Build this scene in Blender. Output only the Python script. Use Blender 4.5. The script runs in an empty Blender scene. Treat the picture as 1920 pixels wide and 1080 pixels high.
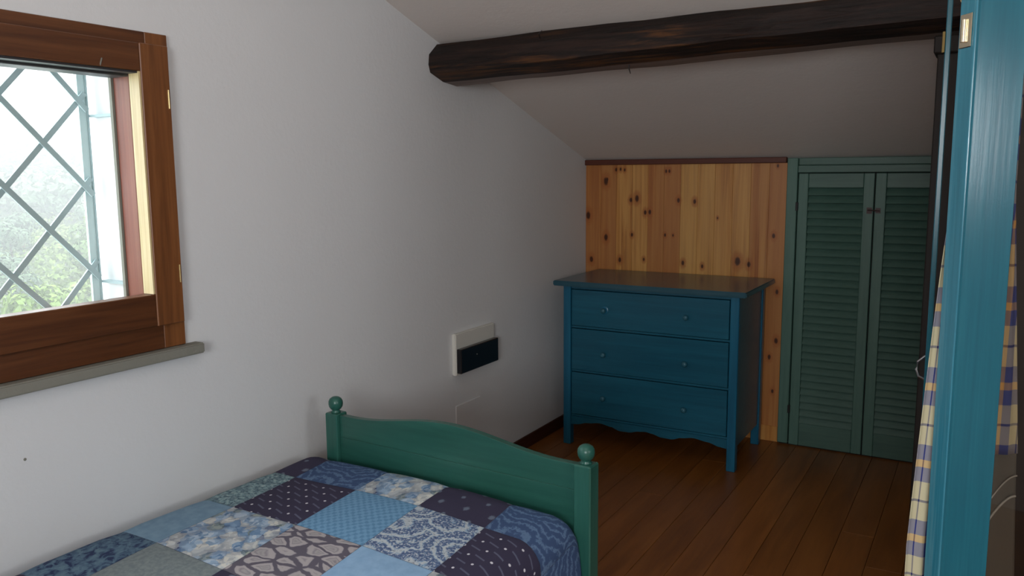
import bpy, bmesh, math, random
from mathutils import Vector, Matrix
random.seed(7)
scene = bpy.context.scene
COL = scene.collection
PI = math.pi

# ------------------------------------------------------------------ camera
CAMX, CAMZ = 2.24, 1.575
F_PX = 1544.63
YAW, PITCH, ROLL = -5.26589496e-01, -1.39388192e-01, -7.95975349e-03
cam_d = bpy.data.cameras.new('camera')
cam = bpy.data.objects.new('camera', cam_d)
COL.objects.link(cam)
_f = Vector((math.sin(YAW)*math.cos(PITCH), math.cos(YAW)*math.cos(PITCH), math.sin(PITCH)))
_r = Vector((math.cos(YAW), -math.sin(YAW), 0)); _u = _r.cross(_f)
_r2 = _r*math.cos(ROLL)+_u*math.sin(ROLL); _u2 = -_r*math.sin(ROLL)+_u*math.cos(ROLL)
_m = Matrix((_r2, _u2, -_f)).transposed().to_4x4()
_m.translation = Vector((CAMX, 0, CAMZ))
cam.matrix_world = _m
cam_d.sensor_fit = 'HORIZONTAL'; cam_d.sensor_width = 36.0
cam_d.lens = 36.0*F_PX/1920.0
cam_d.clip_start = 0.05; cam_d.clip_end = 1000
scene.camera = cam

# ------------------------------------------------------------------ world, light, exposure
SKY = 5.0
world = bpy.data.worlds.new('overcast_sky'); scene.world = world
world.use_nodes = True
wt = world.node_tree; wt.nodes.clear()
wo = wt.nodes.new('ShaderNodeOutputWorld'); wb = wt.nodes.new('ShaderNodeBackground')
wb.inputs['Color'].default_value = (0.93, 0.97, 1.0, 1); wb.inputs['Strength'].default_value = SKY
wt.links.new(wb.outputs[0], wo.inputs[0])

def area_light(name, loc, target, sx, sy, power, color):
    d = bpy.data.lights.new(name, 'AREA'); d.shape = 'RECTANGLE'; d.size = sx; d.size_y = sy
    d.energy = power; d.color = color
    o = bpy.data.objects.new(name, d); COL.objects.link(o); o.location = loc
    o.rotation_euler = (Vector(target)-Vector(loc)).to_track_quat('-Z', 'Y').to_euler()
    return o
# daylight entering by the window of the right-hand wall, behind the camera's right shoulder
area_light('right_window_daylight', (4.52, 0.62, 1.74), (0.0, 0.62, 1.45), 0.80, 0.44, 11, (0.97, 0.985, 1.0))
# added fill light before the windowless wall behind the viewer
area_light('rear_fill_light', (2.70, -2.52, 1.75), (1.7, 4.8, 1.45), 1.5, 1.0, 84, (0.94, 0.975, 1.0))
# daylight entering by the left window (the sky seen through it)
area_light('left_window_daylight', (-0.32, 1.18, 1.62), (1.6, 1.6, 0.9), 0.86, 0.80, 5, (0.86, 0.94, 1.0))

# unseen fill lamp added to brighten the left wall
FILL_LAMP = (1.50, 1.20, 2.30)
_d = bpy.data.lights.new('added_fill_bulb', 'POINT'); _d.energy = 5; _d.shadow_soft_size = .09; _d.color = (1.0, .985, .965)
_o = bpy.data.objects.new('added_fill_bulb', _d); COL.objects.link(_o); _o.location = FILL_LAMP

scene.view_settings.view_transform = 'Standard'
scene.view_settings.look = 'None'
scene.view_settings.gamma = 1.0
scene.view_settings.use_curve_mapping = False
scene.view_settings.exposure = 0.08
scene.cycles.use_denoising = True
scene.cycles.max_bounces = 10
scene.cycles.diffuse_bounces = 5
scene.cycles.sample_clamp_indirect = 6.0

# ------------------------------------------------------------------ material helpers
class NT:
    def __init__(s, name, rough=0.6, spec=0.5):
        s.m = bpy.data.materials.new(name); s.m.use_nodes = True
        s.t = s.m.node_tree; s.b = s.t.nodes['Principled BSDF']
        s.b.inputs['Roughness'].default_value = rough
        s.b.inputs['Specular IOR Level'].default_value = spec
    def n(s, typ, **kw):
        nd = s.t.nodes.new('ShaderNode'+typ)
        for k, v in kw.items():
            setattr(nd, k, v)
        return nd
    def l(s, a, b): s.t.links.new(a, b)
    def put(s, sock, v):
        if isinstance(v, (int, float)): sock.default_value = v
        elif isinstance(v, (tuple, list)):
            sock.default_value = tuple(v)+(1,) if (len(v) == 3 and len(sock.default_value) == 4) else v
        else: s.l(v, sock)
    def math(s, op, a, b=0.0, c=None):
        nd = s.n('Math', operation=op); s.put(nd.inputs[0], a); s.put(nd.inputs[1], b)
        if c is not None: s.put(nd.inputs[2], c)
        return nd.outputs[0]
    def mix(s, f, a, b, blend='MIX'):
        nd = s.n('MixRGB', blend_type=blend)
        s.put(nd.inputs[0], f); s.put(nd.inputs[1], a); s.put(nd.inputs[2], b)
        return nd.outputs[0]
    def coord(s, kind='Object'): return s.n('TexCoord').outputs[kind]
    def mapping(s, v, scale=(1,1,1), loc=(0,0,0), rot=(0,0,0)):
        nd = s.n('Mapping'); s.l(v, nd.inputs['Vector'])
        nd.inputs['Scale'].default_value = scale; nd.inputs['Rotation'].default_value = rot
        s.put(nd.inputs['Location'], loc)
        return nd.outputs[0]
    def noise(s, v, scale=5, detail=4, rough=.55, dist=0):
        nd = s.n('TexNoise'); s.l(v, nd.inputs['Vector'])
        nd.inputs['Scale'].default_value = scale; nd.inputs['Detail'].default_value = detail
        nd.inputs['Roughness'].default_value = rough; nd.inputs['Distortion'].default_value = dist
        return nd
    def voronoi(s, v, scale=5, feature='F1', rand=1.0):
        nd = s.n('TexVoronoi', feature=feature); s.l(v, nd.inputs['Vector'])
        nd.inputs['Scale'].default_value = scale; nd.inputs['Randomness'].default_value = rand
        return nd
    def ramp(s, f, stops, interp='LINEAR'):
        nd = s.n('ValToRGB'); s.l(f, nd.inputs[0]); cr = nd.color_ramp; cr.interpolation = interp
        while len(cr.elements) < len(stops): cr.elements.new(0.5)
        for e, (p, c) in zip(cr.elements, stops):
            e.position = p; e.color = (c, c, c, 1) if isinstance(c, (int, float)) else tuple(c)+(1,)
        return nd.outputs[0]
    def step(s, f, lo, hi):     # smooth 0..1
        nd = s.n('MapRange'); nd.interpolation_type = 'SMOOTHSTEP'; s.put(nd.inputs[0], f)
        nd.inputs[1].default_value = lo; nd.inputs[2].default_value = hi
        return nd.outputs[0]
    def color(s, c): s.put(s.b.inputs['Base Color'], c)
    def bump(s, h, strength=.2, dist=.01):
        nd = s.n('Bump'); s.put(nd.inputs['Height'], h)
        nd.inputs['Strength'].default_value = strength; nd.inputs['Distance'].default_value = dist
        s.l(nd.outputs[0], s.b.inputs['Normal'])
    def xyz(s, v):
        nd = s.n('SeparateXYZ'); s.l(v, nd.inputs[0]); return nd.outputs

def plain(name, c, rough=.6, metal=0, spec=.5):
    t = NT(name, rough, spec); t.color(c); t.b.inputs['Metallic'].default_value = metal
    return t.m

def plaster(name, c, bumpy=.25):
    t = NT(name, .9, .2); v = t.coord()
    n1 = t.noise(v, 1.3, 3); n2 = t.noise(v, 55, 5, .6); n3 = t.noise(v, 9, 4)
    base = t.mix(t.math('MULTIPLY', n1.outputs[0], .35), c, tuple(k*.9 for k in c))
    t.color(t.mix(t.math('MULTIPLY', n3.outputs[0], .2), base, tuple(k*.93 for k in c)))
    t.bump(t.math('ADD', n2.outputs[0], t.math('MULTIPLY', n3.outputs[0], 1.5)), bumpy, .004)
    return t.m

def wood(name, dark, mid, light, axis='Z', rough=.45, grain=14, per_object=0.0, bump=.15, spec=.5, contrast=1.0):
    """painted or varnished timber: streaks run along the axis"""
    t = NT(name, rough, spec); v = t.coord()
    if per_object:
        oi = t.n('ObjectInfo')
        vec = t.n('CombineXYZ'); k = t.math('MULTIPLY', oi.outputs['Random'], 37.0)
        for i in range(3): t.l(k, vec.inputs[i])
        add = t.n('VectorMath', operation='ADD'); t.l(v, add.inputs[0]); t.l(vec.outputs[0], add.inputs[1]); v = add.outputs[0]
    lo, hi = 1.1, grain
    sc = {'X': (lo, hi, hi), 'Y': (hi, lo, hi), 'Z': (hi, hi, lo)}[axis]
    a = t.noise(t.mapping(v, sc), 1.0, 6, .6, .6)
    b = t.noise(t.mapping(v, tuple(k*4.5 for k in sc)), 1.0, 4, .6)
    f = t.math('ADD', t.math('MULTIPLY', a.outputs[0], .7), t.math('MULTIPLY', b.outputs[0], .3))
    h = .18/contrast
    c = t.ramp(f, [(max(0, .5-h), dark), (.5, mid), (min(1, .5+h), light)])
    if per_object:
        k = t.math('MULTIPLY_ADD', oi.outputs['Random'], per_object*2, 1-per_object)
        c = t.mix(1.0, c, k, 'MULTIPLY')
    t.color(c); t.bump(f, bump, .004)
    return t.m

M = {}
M['wall'] = plaster('white_plaster', (.755, .765, .775))
M['ceiling'] = plaster('ceiling_plaster', (.79, .735, .69))
M['outer'] = plaster('outside_render', (.86, .85, .82))
M['beam'] = None
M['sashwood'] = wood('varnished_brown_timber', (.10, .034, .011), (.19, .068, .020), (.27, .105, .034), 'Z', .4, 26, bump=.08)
M['sashwood_h'] = wood('varnished_timber_rail_shaded', (.05, .016, .006), (.10, .033, .010), (.15, .055, .018), 'Y', .4, 26, bump=.08)  # same timber, colour darkened to give the rails their backlit shade
M['redframe'] = wood('red_brown_outer_frame', (.10, .022, .012), (.17, .04, .02), (.22, .06, .03), 'Z', .5, 30)
M['darkframe'] = plain('shaded_frame_head', (.03, .03, .032), .5)  # near-black colour puts backlit shade into the window head
M['bead'] = wood('lightened_varnished_edge', (.45, .33, .15), (.62, .49, .26), (.72, .62, .38), 'Z', .35, 30)  # pale colour stands in for outside light on the brown sash edge
M['sill'] = plaster('grey_stone', (.24, .235, .20), .35)
M['skirting'] = wood('dark_red_skirting', (.035, .009, .005), (.06, .017, .009), (.085, .026, .013), 'Y', .5, 20)
M['trim'] = wood('dark_red_trim', (.075, .017, .007), (.105, .023, .009), (.14, .033, .013), 'X', .5, 20)
M['iron'] = plain('painted_iron_with_glare', (.36, .46, .48), .5)  # iron colour lightened to stand in for veiling glare
M['iron_pale'] = plain('pale_grille_iron', (.50, .62, .63), .45)
M['blue'] = wood('blue_paint', (.006, .075, .125), (.009, .10, .16), (.013, .125, .195), 'X', .30, 22, bump=.10)
M['blue_v'] = wood('blue_paint_upright', (.006, .09, .165), (.009, .12, .21), (.014, .145, .245), 'Z', .32, 22, bump=.10)
M['blue_top'] = wood('blue_paint_top', (.010, .07, .10), (.02, .085, .12), (.04, .10, .13), 'X', .22, 16, bump=.06)
M['knob'] = plain('blue_knob', (.03, .13, .18), .3)
M['green'] = wood('bed_green_paint', (.014, .078, .058), (.022, .104, .080), (.032, .13, .10), 'X', .30, 14, bump=.12)
M['green_v'] = wood('bed_green_paint_post', (.016, .092, .068), (.026, .118, .092), (.038, .145, .115), 'Z', .28, 16, bump=.10)
M['shutter'] = wood('shutter_green_paint', (.060, .135, .105), (.080, .17, .135), (.10, .20, .16), 'Z', .45, 16, bump=.10)
M['slat'] = wood('shutter_green_slat', (.050, .112, .088), (.066, .14, .11), (.085, .165, .135), 'X', .45, 16, bump=.10)
M['teal'] = wood('teal_door_paint', (.006, .095, .142), (.009, .122, .175), (.016, .15, .205), 'Z', .22, 30, bump=.10)
M['teal_edge'] = wood('lightened_worn_teal_edge', (.015, .15, .22), (.03, .21, .30), (.11, .30, .37), 'Z', .2, 30, bump=.3, spec=.8)  # worn paint, lightened further so the edge looks better lit
M['black'] = plain('black_iron', (.012, .012, .012), .5, .3)
M['rust'] = plain('rusty_latch_metal', (.07, .042, .042), .5, .3)
M['brass'] = plain('brass', (.80, .62, .30), .22, 1.0)
M['dullbrass'] = plain('dull_brass', (.22, .15, .05), .5, .6)
M['catch'] = plain('worn_brass_catch', (.78, .68, .50), .18, 1.0)
M['steel'] = plain('dull_steel', (.34, .34, .36), .4, 1.0)
M['plastic'] = plain('white_plastic', (.72, .70, .64), .45)
M['smoke'] = plain('black_smoked_plastic', (.006, .006, .008), .22)
M['plate'] = plain('white_cover_plate', (.73, .73, .735), .6)
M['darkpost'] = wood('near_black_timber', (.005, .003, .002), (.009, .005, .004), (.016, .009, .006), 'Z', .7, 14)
M['darkwall'] = wood('shade_dark_boarding', (.010, .006, .004), (.02, .012, .008), (.035, .02, .014), 'Z', .6, 10)  # darkened colour stands in for the unlit room beyond the door
M['mattress'] = plain('mattress_ticking', (.6, .6, .58), .9)
M['greycloth'] = plain('grey_cloth', (.13, .125, .112), .9)
M['scratch'] = plain('pale_cord', (.40, .40, .38), .5)
M['navybead'] = plain('navy_glazing_bead', (.010, .02, .07), .4)
M['twig'] = plain('dark_nail', (.02, .014, .012), .6)

def beam_mat():
    t = NT('dark_hewn_beam', .65, .3); v = t.coord()
    a = t.noise(t.mapping(v, (3.0, 42, 42)), 1, 5, .6, .8)
    b = t.noise(t.mapping(v, (1.6, 9, 16)), 1.0, 4, .6)
    c = t.ramp(a.outputs[0], [(.32, (.006, .004, .003)), (.5, (.017, .009, .007)), (.7, (.032, .016, .011))])
    f = t.math('MULTIPLY', t.step(b.outputs[0], .50, .64), t.step(a.outputs[0], .45, .62))
    t.color(t.mix(t.math('MULTIPLY', f, .6), c, (.13, .048, .010)))
    t.bump(a.outputs[0], .6, .012)
    return t.m
M['beam'] = beam_mat()
M['beam_under'] = wood('lightened_beam_underside', (.13, .09, .08), (.20, .15, .13), (.27, .20, .18), 'X', .6, 16)  # underside colour lightened in place of bounced light

def pine_mat():
    t = NT('knotty_pine', .35, .5)
    geo = t.n('NewGeometry'); v = geo.outputs['Position']
    oi = t.n('ObjectInfo'); rnd = oi.outputs['Random']
    vec = t.n('CombineXYZ'); t.l(t.math('MULTIPLY', rnd, 23.0), vec.inputs[2]); t.l(t.math('MULTIPLY', rnd, 9.0), vec.inputs[0])
    add = t.n('VectorMath', operation='ADD'); t.l(v, add.inputs[0]); t.l(vec.outputs[0], add.inputs[1])
    a = t.noise(t.mapping(add.outputs[0], (32, 1, 1.0)), 1.0, 5, .6, .9)
    b = t.noise(t.mapping(add.outputs[0], (9, 1, .9)), 1.0, 2, .5, .4)
    base = t.ramp(a.outputs[0], [(.36, (.33, .10, .022)), (.5, (.54, .225, .052)), (.62, (.68, .34, .095))])
    base = t.mix(t.math('MULTIPLY', t.math('SUBTRACT', 1.0, t.step(rnd, .1, .45)), .5), base, (.74, .43, .13))
    base = t.mix(t.math('MULTIPLY', t.step(b.outputs[0], .35, .65), .5), base, (.66, .36, .12))
    base = t.mix(t.math('MULTIPLY', t.step(rnd, .40, .85), .62), base, (.43, .155, .05))
    x, y, z = t.xyz(v)
    # knots where the photographed boards have them: x, z, size
    K = [(.137,1.516,.020),(.146,1.527,.010),(.205,1.587,.010),(.235,1.59,.009),(.262,1.585,.008),(.017,1.30,.020),(.04,1.02,.016),
         (.14,1.165,.017),(.235,1.025,.013),(.305,1.40,.012),(.345,1.41,.017),(.40,1.325,.012),(.43,1.328,.012),(.315,1.185,.010),
         (.395,1.035,.009),(.53,1.575,.009),(.55,1.575,.009),(.53,1.19,.009),(.61,1.40,.012),(.71,1.395,.012),(.645,1.025,.012),
         (.765,1.01,.010),(.975,1.05,.021),(1.04,1.035,.014),(1.175,1.205,.012),(1.185,1.60,.008),(1.205,.885,.012),(1.21,.60,.014),
         (1.175,.50,.012),(1.20,.30,.010),(.85,1.30,.006),(.58,1.19,.007)]
    acc = None; halo = None
    wob = t.noise(v, 40, 2)
    w = t.math('MULTIPLY_ADD', wob.outputs[0], .9, .55)
    for kx, kz, kr in K:
        dx = t.math('MULTIPLY', t.math('SUBTRACT', x, kx), 1/kr)
        dz = t.math('MULTIPLY', t.math('SUBTRACT', z, kz), .6/kr)
        d = t.math('MULTIPLY_ADD', dx, dx, t.math('MULTIPLY', dz, dz))
        acc = d if acc is None else t.math('MINIMUM', acc, d)
    acc = t.math('MULTIPLY', acc, w)
    hal = t.math('SUBTRACT', 1.0, t.step(acc, .4, 5.0))
    core = t.math('SUBTRACT', 1.0, t.step(acc, .15, .85))
    base = t.mix(t.math('MULTIPLY', hal, .7), base, (.40, .12, .03))
    base = t.mix(t.math('MULTIPLY', core, .95), base, (.055, .014, .006))
    t.color(base); t.bump(a.outputs[0], .05, .003)
    return t.m
M['pine'] = pine_mat()
M['floor'] = wood('brown_floorboard', (.17, .055, .010), (.26, .088, .016), (.33, .120, .025), 'Y', .36, 11, per_object=.09, bump=.10)

def glass_mat(name, tint):
    t = NT(name, 0.0)
    g = t.n('BsdfGlossy'); g.inputs['Roughness'].default_value = .02
    tr = t.n('BsdfTransparent'); tr.inputs['Color'].default_value = tint
    fr = t.n('Fresnel'); fr.inputs['IOR'].default_value = 1.45
    mx = t.n('MixShader'); bk = t.n('NewGeometry').outputs['Backfacing']; t.l(t.math('MULTIPLY', fr.outputs[0], t.math('SUBTRACT', 1.0, bk)), mx.inputs[0]); t.l(tr.outputs[0], mx.inputs[1]); t.l(g.outputs[0], mx.inputs[2])
    out = [n for n in t.t.nodes if n.type == 'OUTPUT_MATERIAL'][0]
    t.l(mx.outputs[0], out.inputs['Surface'])
    return t.m
M['glass'] = glass_mat('window_glass', (.97, .985, .98, 1))
M['doorglass'] = glass_mat('dim_door_glass', (.80, .77, .73, 1))  # tint darkens the glass so the curtain behind looks less lit

def cloth_plaid():
    t = NT('plaid_cotton', .9, .1); u, v, _ = t.xyz(t.coord('UV'))
    CR, NL, BL = (.70, .66, .47), (.04, .05, .20), (.07, .10, .36)
    def stripe(s, line):
        f = t.math('FRACT', s)
        return t.ramp(f, [(0, CR), (.24, line), (.272, CR), (.51, BL), (.70, (.74, .46, .17)), (.80, BL)], 'CONSTANT')
    a, b = stripe(u, NL), stripe(v, NL)
    c = t.mix(.5, a, b)
    c2 = t.mix(1.0, a, b, 'MULTIPLY')
    t.color(t.mix(.30, c, c2))
    b_ = t.b.inputs.get('Subsurface Weight')
    return t.m
M['plaid'] = cloth_plaid()

# ---- quilt prints (UV of each patch runs 0..1)
def cell(t, u, v, k, ou=0.0, ov=0.0):
    a = t.math('SUBTRACT', t.math('FRACT', t.math('MULTIPLY_ADD', u, k, ou)), .5)
    b = t.math('SUBTRACT', t.math('FRACT', t.math('MULTIPLY_ADD', v, k, ov)), .5)
    return a, b
def dist2(t, a, b): return t.math('SQRT', t.math('MULTIPLY_ADD', a, a, t.math('MULTIPLY', b, b)))
NAVY = (.052, .047, .085)
def q_dots():
    t = NT('quilt_navy_dots_and_dashes', .9, .15); uv = t.coord('UV'); u, v, _ = t.xyz(uv)
    a, b = cell(t, u, v, 3.4); a2, b2 = cell(t, u, v, 3.4, .5, .5)
    d = t.math('MINIMUM', dist2(t, a, b), dist2(t, a2, b2))
    dot = t.math('SUBTRACT', 1.0, t.step(d, .042, .066))
    def dash(ou, ov):
        p, q = cell(t, u, v, 3.4, ou, ov)
        q = t.math('MULTIPLY_ADD', p, .35, q)
        return t.math('MULTIPLY', t.math('LESS_THAN', t.math('ABSOLUTE', p), .25), t.math('LESS_THAN', t.math('ABSOLUTE', q), .04))
    ds = t.math('MAXIMUM', dash(.5, 0), dash(0, .5))
    c = t.mix(t.math('MULTIPLY', ds, .28), NAVY, (.30, .34, .48))
    t.color(t.mix(dot, c, (.72, .72, .78))); return t.m
def q_flowers():
    t = NT('quilt_navy_small_flowers', .9, .15); uv = t.coord('UV'); u, v, _ = t.xyz(uv)
    a, b = cell(t, u, v, 2.6); a2, b2 = cell(t, u, v, 2.6, .5, .5)
    n = t.noise(uv, 26, 2).outputs[0]
    d1 = t.math('MULTIPLY', dist2(t, a, b), t.math('MULTIPLY_ADD', n, 1.2, .5))
    d2 = t.math('MULTIPLY', dist2(t, a2, b2), t.math('MULTIPLY_ADD', n, 1.2, .9))
    f = t.math('SUBTRACT', 1.0, t.step(t.math('MINIMUM', d1, d2), .07, .14))
    t.color(t.mix(t.math('MULTIPLY', f, .45), NAVY, (.28, .36, .46))); return t.m
def q_paisley_blue():
    t = NT('quilt_denim_blue_paisley', .9, .15); uv = t.coord('UV')
    vo = t.voronoi(t.mapping(uv, (1.3, 1.9, 1)), 1.0)
    n = t.noise(uv, 6, 3)
    f = t.math('SINE', t.math('MULTIPLY_ADD', vo.outputs['Distance'], 58, t.math('MULTIPLY', t.noise(uv, 14, 4, .7).outputs[0], 11)))
    c = t.ramp(f, [(0, (.055, .095, .20)), (.6, (.085, .145, .275)), (.97, (.13, .21, .35))])
    t.color(c); return t.m
def q_floral():
    t = NT('quilt_blue_white_floral', .9, .15); uv = t.coord('UV')
    n = t.noise(uv, 5, 3)
    w = t.mix(.16, uv, n.outputs['Color'])
    vo = t.voronoi(w, 8.5); vo2 = t.voronoi(w, 21)
    r = t.xyz(vo.outputs['Color'])[0]
    c = t.ramp(r, [(0, (.60, .60, .55)), (.22, (.16, .30, .50)), (.42, (.34, .49, .66)), (.62, (.72, .72, .66)), (.74, (.19, .24, .19)), (.85, (.09, .10, .18)), (.92, (.28, .43, .62))], 'CONSTANT')
    r2 = t.xyz(vo2.outputs['Color'])[1]
    c = t.mix(.4, c, t.ramp(r2, [(0, (.06, .10, .2)), (.5, (.35, .46, .6)), (1, (.8, .8, .75))]))
    c = t.mix(t.math('MULTIPLY', t.step(vo.outputs['Distance'], .45, .65), .35), c, (.08, .12, .22))
    t.color(c); return t.m
def q_ditsy():
    t = NT('quilt_pale_teal_ditsy', .9, .15); uv = t.coord('UV')
    n = t.noise(uv, 24, 4, .7); vo = t.voronoi(uv, 13)
    c = t.ramp(n.outputs[0], [(.36, (.04, .065, .10)), (.47, (.20, .32, .36)), (.6, (.34, .46, .48)), (.72, (.55, .57, .50))])
    t.color(t.mix(t.math('MULTIPLY', t.step(vo.outputs['Distance'], .4, .7), .5), c, (.06, .10, .14))); return t.m
def q_weave():
    t = NT('quilt_sky_blue_basketweave', .9, .15); uv = t.coord('UV'); u, v, _ = t.xyz(uv)
    s = t.math('MULTIPLY', t.math('SINE', t.math('MULTIPLY', u, 62)), t.math('SINE', t.math('MULTIPLY', v, 62)))
    n = t.noise(uv, 30, 2)
    f = t.math('ADD', t.math('MULTIPLY', s, .35), n.outputs[0])
    t.color(t.ramp(f, [(.3, (.12, .27, .45)), (.6, (.18, .36, .56))])); return t.m
def q_paisley_light():
    t = NT('quilt_pale_blue_paisley', .9, .15); uv = t.coord('UV'); u, v, _ = t.xyz(uv)
    vo = t.voronoi(t.mapping(uv, (1.5, 2.2, 1), (.3, .2, 0)), 1.0)
    n = t.noise(uv, 7, 3); n2 = t.noise(uv, 30, 3, .7)
    f = t.math('SINE', t.math('MULTIPLY_ADD', vo.outputs['Distance'], 30, t.math('MULTIPLY', n.outputs[0], 8)))
    c = t.ramp(f, [(.05, (.10, .16, .30)), (.45, (.25, .39, .56)), (.85, (.50, .56, .60))])
    c = t.mix(t.step(n2.outputs[0], .5, .62), c, (.55, .60, .64))
    c = t.mix(t.math('MULTIPLY', t.math('SUBTRACT', 1.0, t.step(n2.outputs[0], .36, .44)), .85), c, (.07, .08, .16))
    t.color(c); return t.m
def q_grey_paisley():
    t = NT('quilt_grey_paisley', .9, .15); uv = t.coord('UV')
    n = t.noise(uv, 4, 2)
    w = t.mix(.10, uv, n.outputs['Color'])
    vo = t.voronoi(t.mapping(w, (3.6, 7.5, 1), rot=(0, 0, .5)), 1.0, 'DISTANCE_TO_EDGE', rand=.9)
    n2 = t.noise(uv, 28, 3)
    f1 = t.voronoi(t.mapping(w, (3.6, 7.5, 1), rot=(0, 0, .5)), 1.0, 'F1', rand=.9).outputs['Distance']
    d = t.math('MULTIPLY_ADD', n2.outputs[0], .05, t.math('SUBTRACT', t.math('MINIMUM', vo.outputs['Distance'], t.math('MULTIPLY', t.math('SUBTRACT', .82, f1), .75)), .025))
    c = t.ramp(d, [(0, (.13, .12, .155)), (.075, (.13, .12, .155)), (.11, (.44, .41, .43)), (.20, (.46, .43, .44)), (.25, (.30, .28, .31)), (.30, (.42, .40, .41)), (.45, (.24, .22, .25))])
    t.color(c); return t.m
def q_plain(name, a, b, k=8):
    t = NT(name, .9, .15); uv = t.coord('UV'); n = t.noise(uv, k, 4, .6)
    t.color(t.ramp(n.outputs[0], [(.38, a), (.62, b)])); return t.m
def q_mottle():
    t = NT('quilt_dark_teal_mottle', .9, .15); uv = t.coord('UV'); n = t.noise(uv, 11, 3, .6, .8)
    t.color(t.ramp(n.outputs[0], [(.38, (.03, .045, .11)), (.5, (.09, .155, .235)), (.66, (.14, .23, .30))])); return t.m
Q = dict(dots=q_dots(), flowers=q_flowers(), paisley=q_paisley_blue(), floral=q_floral(), ditsy=q_ditsy(), weave=q_weave(),
         lpais=q_paisley_light(), gpais=q_grey_paisley(), plain=q_plain('quilt_slate_blue', (.18, .30, .42), (.22, .35, .47)),
         sky=q_plain('quilt_light_blue', (.27, .45, .68), (.32, .51, .74)), sage=q_plain('quilt_grey_green', (.19, .23, .25), (.25, .30, .31), 20),
         mottle=q_mottle(), seam=plain('quilt_seam', (.10, .13, .20), .9))

# ------------------------------------------------------------------ mesh helpers
def box(bm, x0, x1, y0, y1, z0, z1):
    vs = [bm.verts.new(p) for p in ((x0,y0,z0),(x1,y0,z0),(x1,y1,z0),(x0,y1,z0),(x0,y0,z1),(x1,y0,z1),(x1,y1,z1),(x0,y1,z1))]
    for f in ((0,3,2,1),(4,5,6,7),(0,1,5,4),(1,2,6,5),(2,3,7,6),(3,0,4,7)):
        bm.faces.new([vs[i] for i in f])
    return vs
def prism(bm, prof, t0, t1, axes):
    """extrude a 2D profile; axes maps (a, b, t) to xyz, e.g. 'YZX' means a->Y b->Z t->X"""
    def P(a, b, t):
        d = dict(zip(axes, (a, b, t))); return (d['X'], d['Y'], d['Z'])
    A = [bm.verts.new(P(a, b, t0)) for a, b in prof]; B = [bm.verts.new(P(a, b, t1)) for a, b in prof]
    n = len(prof)
    bm.faces.new(A); bm.faces.new(B[::-1])
    for i in range(n):
        j = (i+1) % n
        bm.faces.new((A[j], A[i], B[i], B[j]))
def tube(bm, pts, r, seg=8, cap=True):
    pts = [Vector(p) for p in pts]; rings = []
    rs = r if isinstance(r, (list, tuple)) else [r]*len(pts)
    for i, p in enumerate(pts):
        d = (pts[min(i+1, len(pts)-1)]-pts[max(i-1, 0)]).normalized()
        a = d.cross(Vector((0, 0, 1)))
        if a.length < 1e-3: a = d.cross(Vector((0, 1, 0)))
        a.normalize(); b = d.cross(a)
        rings.append([bm.verts.new(p+(a*math.cos(2*PI*k/seg)+b*math.sin(2*PI*k/seg))*rs[i]) for k in range(seg)])
    for A, B in zip(rings, rings[1:]):
        for k in range(seg):
            bm.faces.new((A[k], A[(k+1) % seg], B[(k+1) % seg], B[k]))
    if cap:
        bm.faces.new(rings[0][::-1]); bm.faces.new(rings[-1])
def lathe(bm, prof, cx, cy, seg=24, axis='Z', c3=0):
    """prof: (radius, height) pairs"""
    rings = []
    for r, h in prof:
        ring = []
        for k in range(seg):
            a, b = r*math.cos(2*PI*k/seg), r*math.sin(2*PI*k/seg)
            ring.append(bm.verts.new((cx+a, cy+b, h) if axis == 'Z' else (cx+a, h, c3+b)))
        rings.append(ring)
    for A, B in zip(rings, rings[1:]):
        for k in range(seg):
            bm.faces.new((A[k], A[(k+1) % seg], B[(k+1) % seg], B[k]))
    bm.faces.new(rings[0][::-1]); bm.faces.new(rings[-1])
def origin_of(p):
    o = Vector((0, 0, 0))
    while p is not None:
        o = o + p.location; p = p.parent
    return o
def obj(name, bm, m, parent=None, bevel=0, smooth=False, seg=1, loc=None, local=False):
    """link a bmesh (given in room coordinates, or in the parent's with local=True) as one mesh object"""
    bmesh.ops.recalc_face_normals(bm, faces=bm.faces)
    if bevel:
        bmesh.ops.bevel(bm, geom=[e for e in bm.edges if e.calc_face_angle(0) > .5], offset=bevel, segments=seg, affect='EDGES', clamp_overlap=True)
    if parent is not None and not local:
        bmesh.ops.translate(bm, verts=bm.verts, vec=-origin_of(parent))
    if loc is not None:
        bmesh.ops.translate(bm, verts=bm.verts, vec=-Vector(loc))
    me = bpy.data.meshes.new(name); bm.to_mesh(me); bm.free()
    for k in (m if isinstance(m, (list, tuple)) else [m]): me.materials.append(k)
    if smooth:
        for p in me.polygons: p.use_smooth = True
    o = bpy.data.objects.new(name, me); COL.objects.link(o)
    if parent is not None: o.parent = parent
    if loc is not None: o.location = loc
    return o
def bx(name, x0, x1, y0, y1, z0, z1, m, parent=None, bevel=0, **k):
    bm = bmesh.new(); box(bm, x0, x1, y0, y1, z0, z1)
    return obj(name, bm, m, parent, bevel, **k)
def tag(o, label, cat, group=None, kind=None):
    if label: o['label'] = label
    if cat: o['category'] = cat
    if group: o['group'] = group
    if kind: o['kind'] = kind
    return o
def thing(name, label, cat, loc=(0,0,0), rz=0, group=None, kind=None):
    o = bpy.data.objects.new(name, None); COL.objects.link(o); o.empty_display_size = .1
    o.location = loc; o.rotation_euler = (0, 0, rz)
    return tag(o, label, cat, group, kind)

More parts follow.
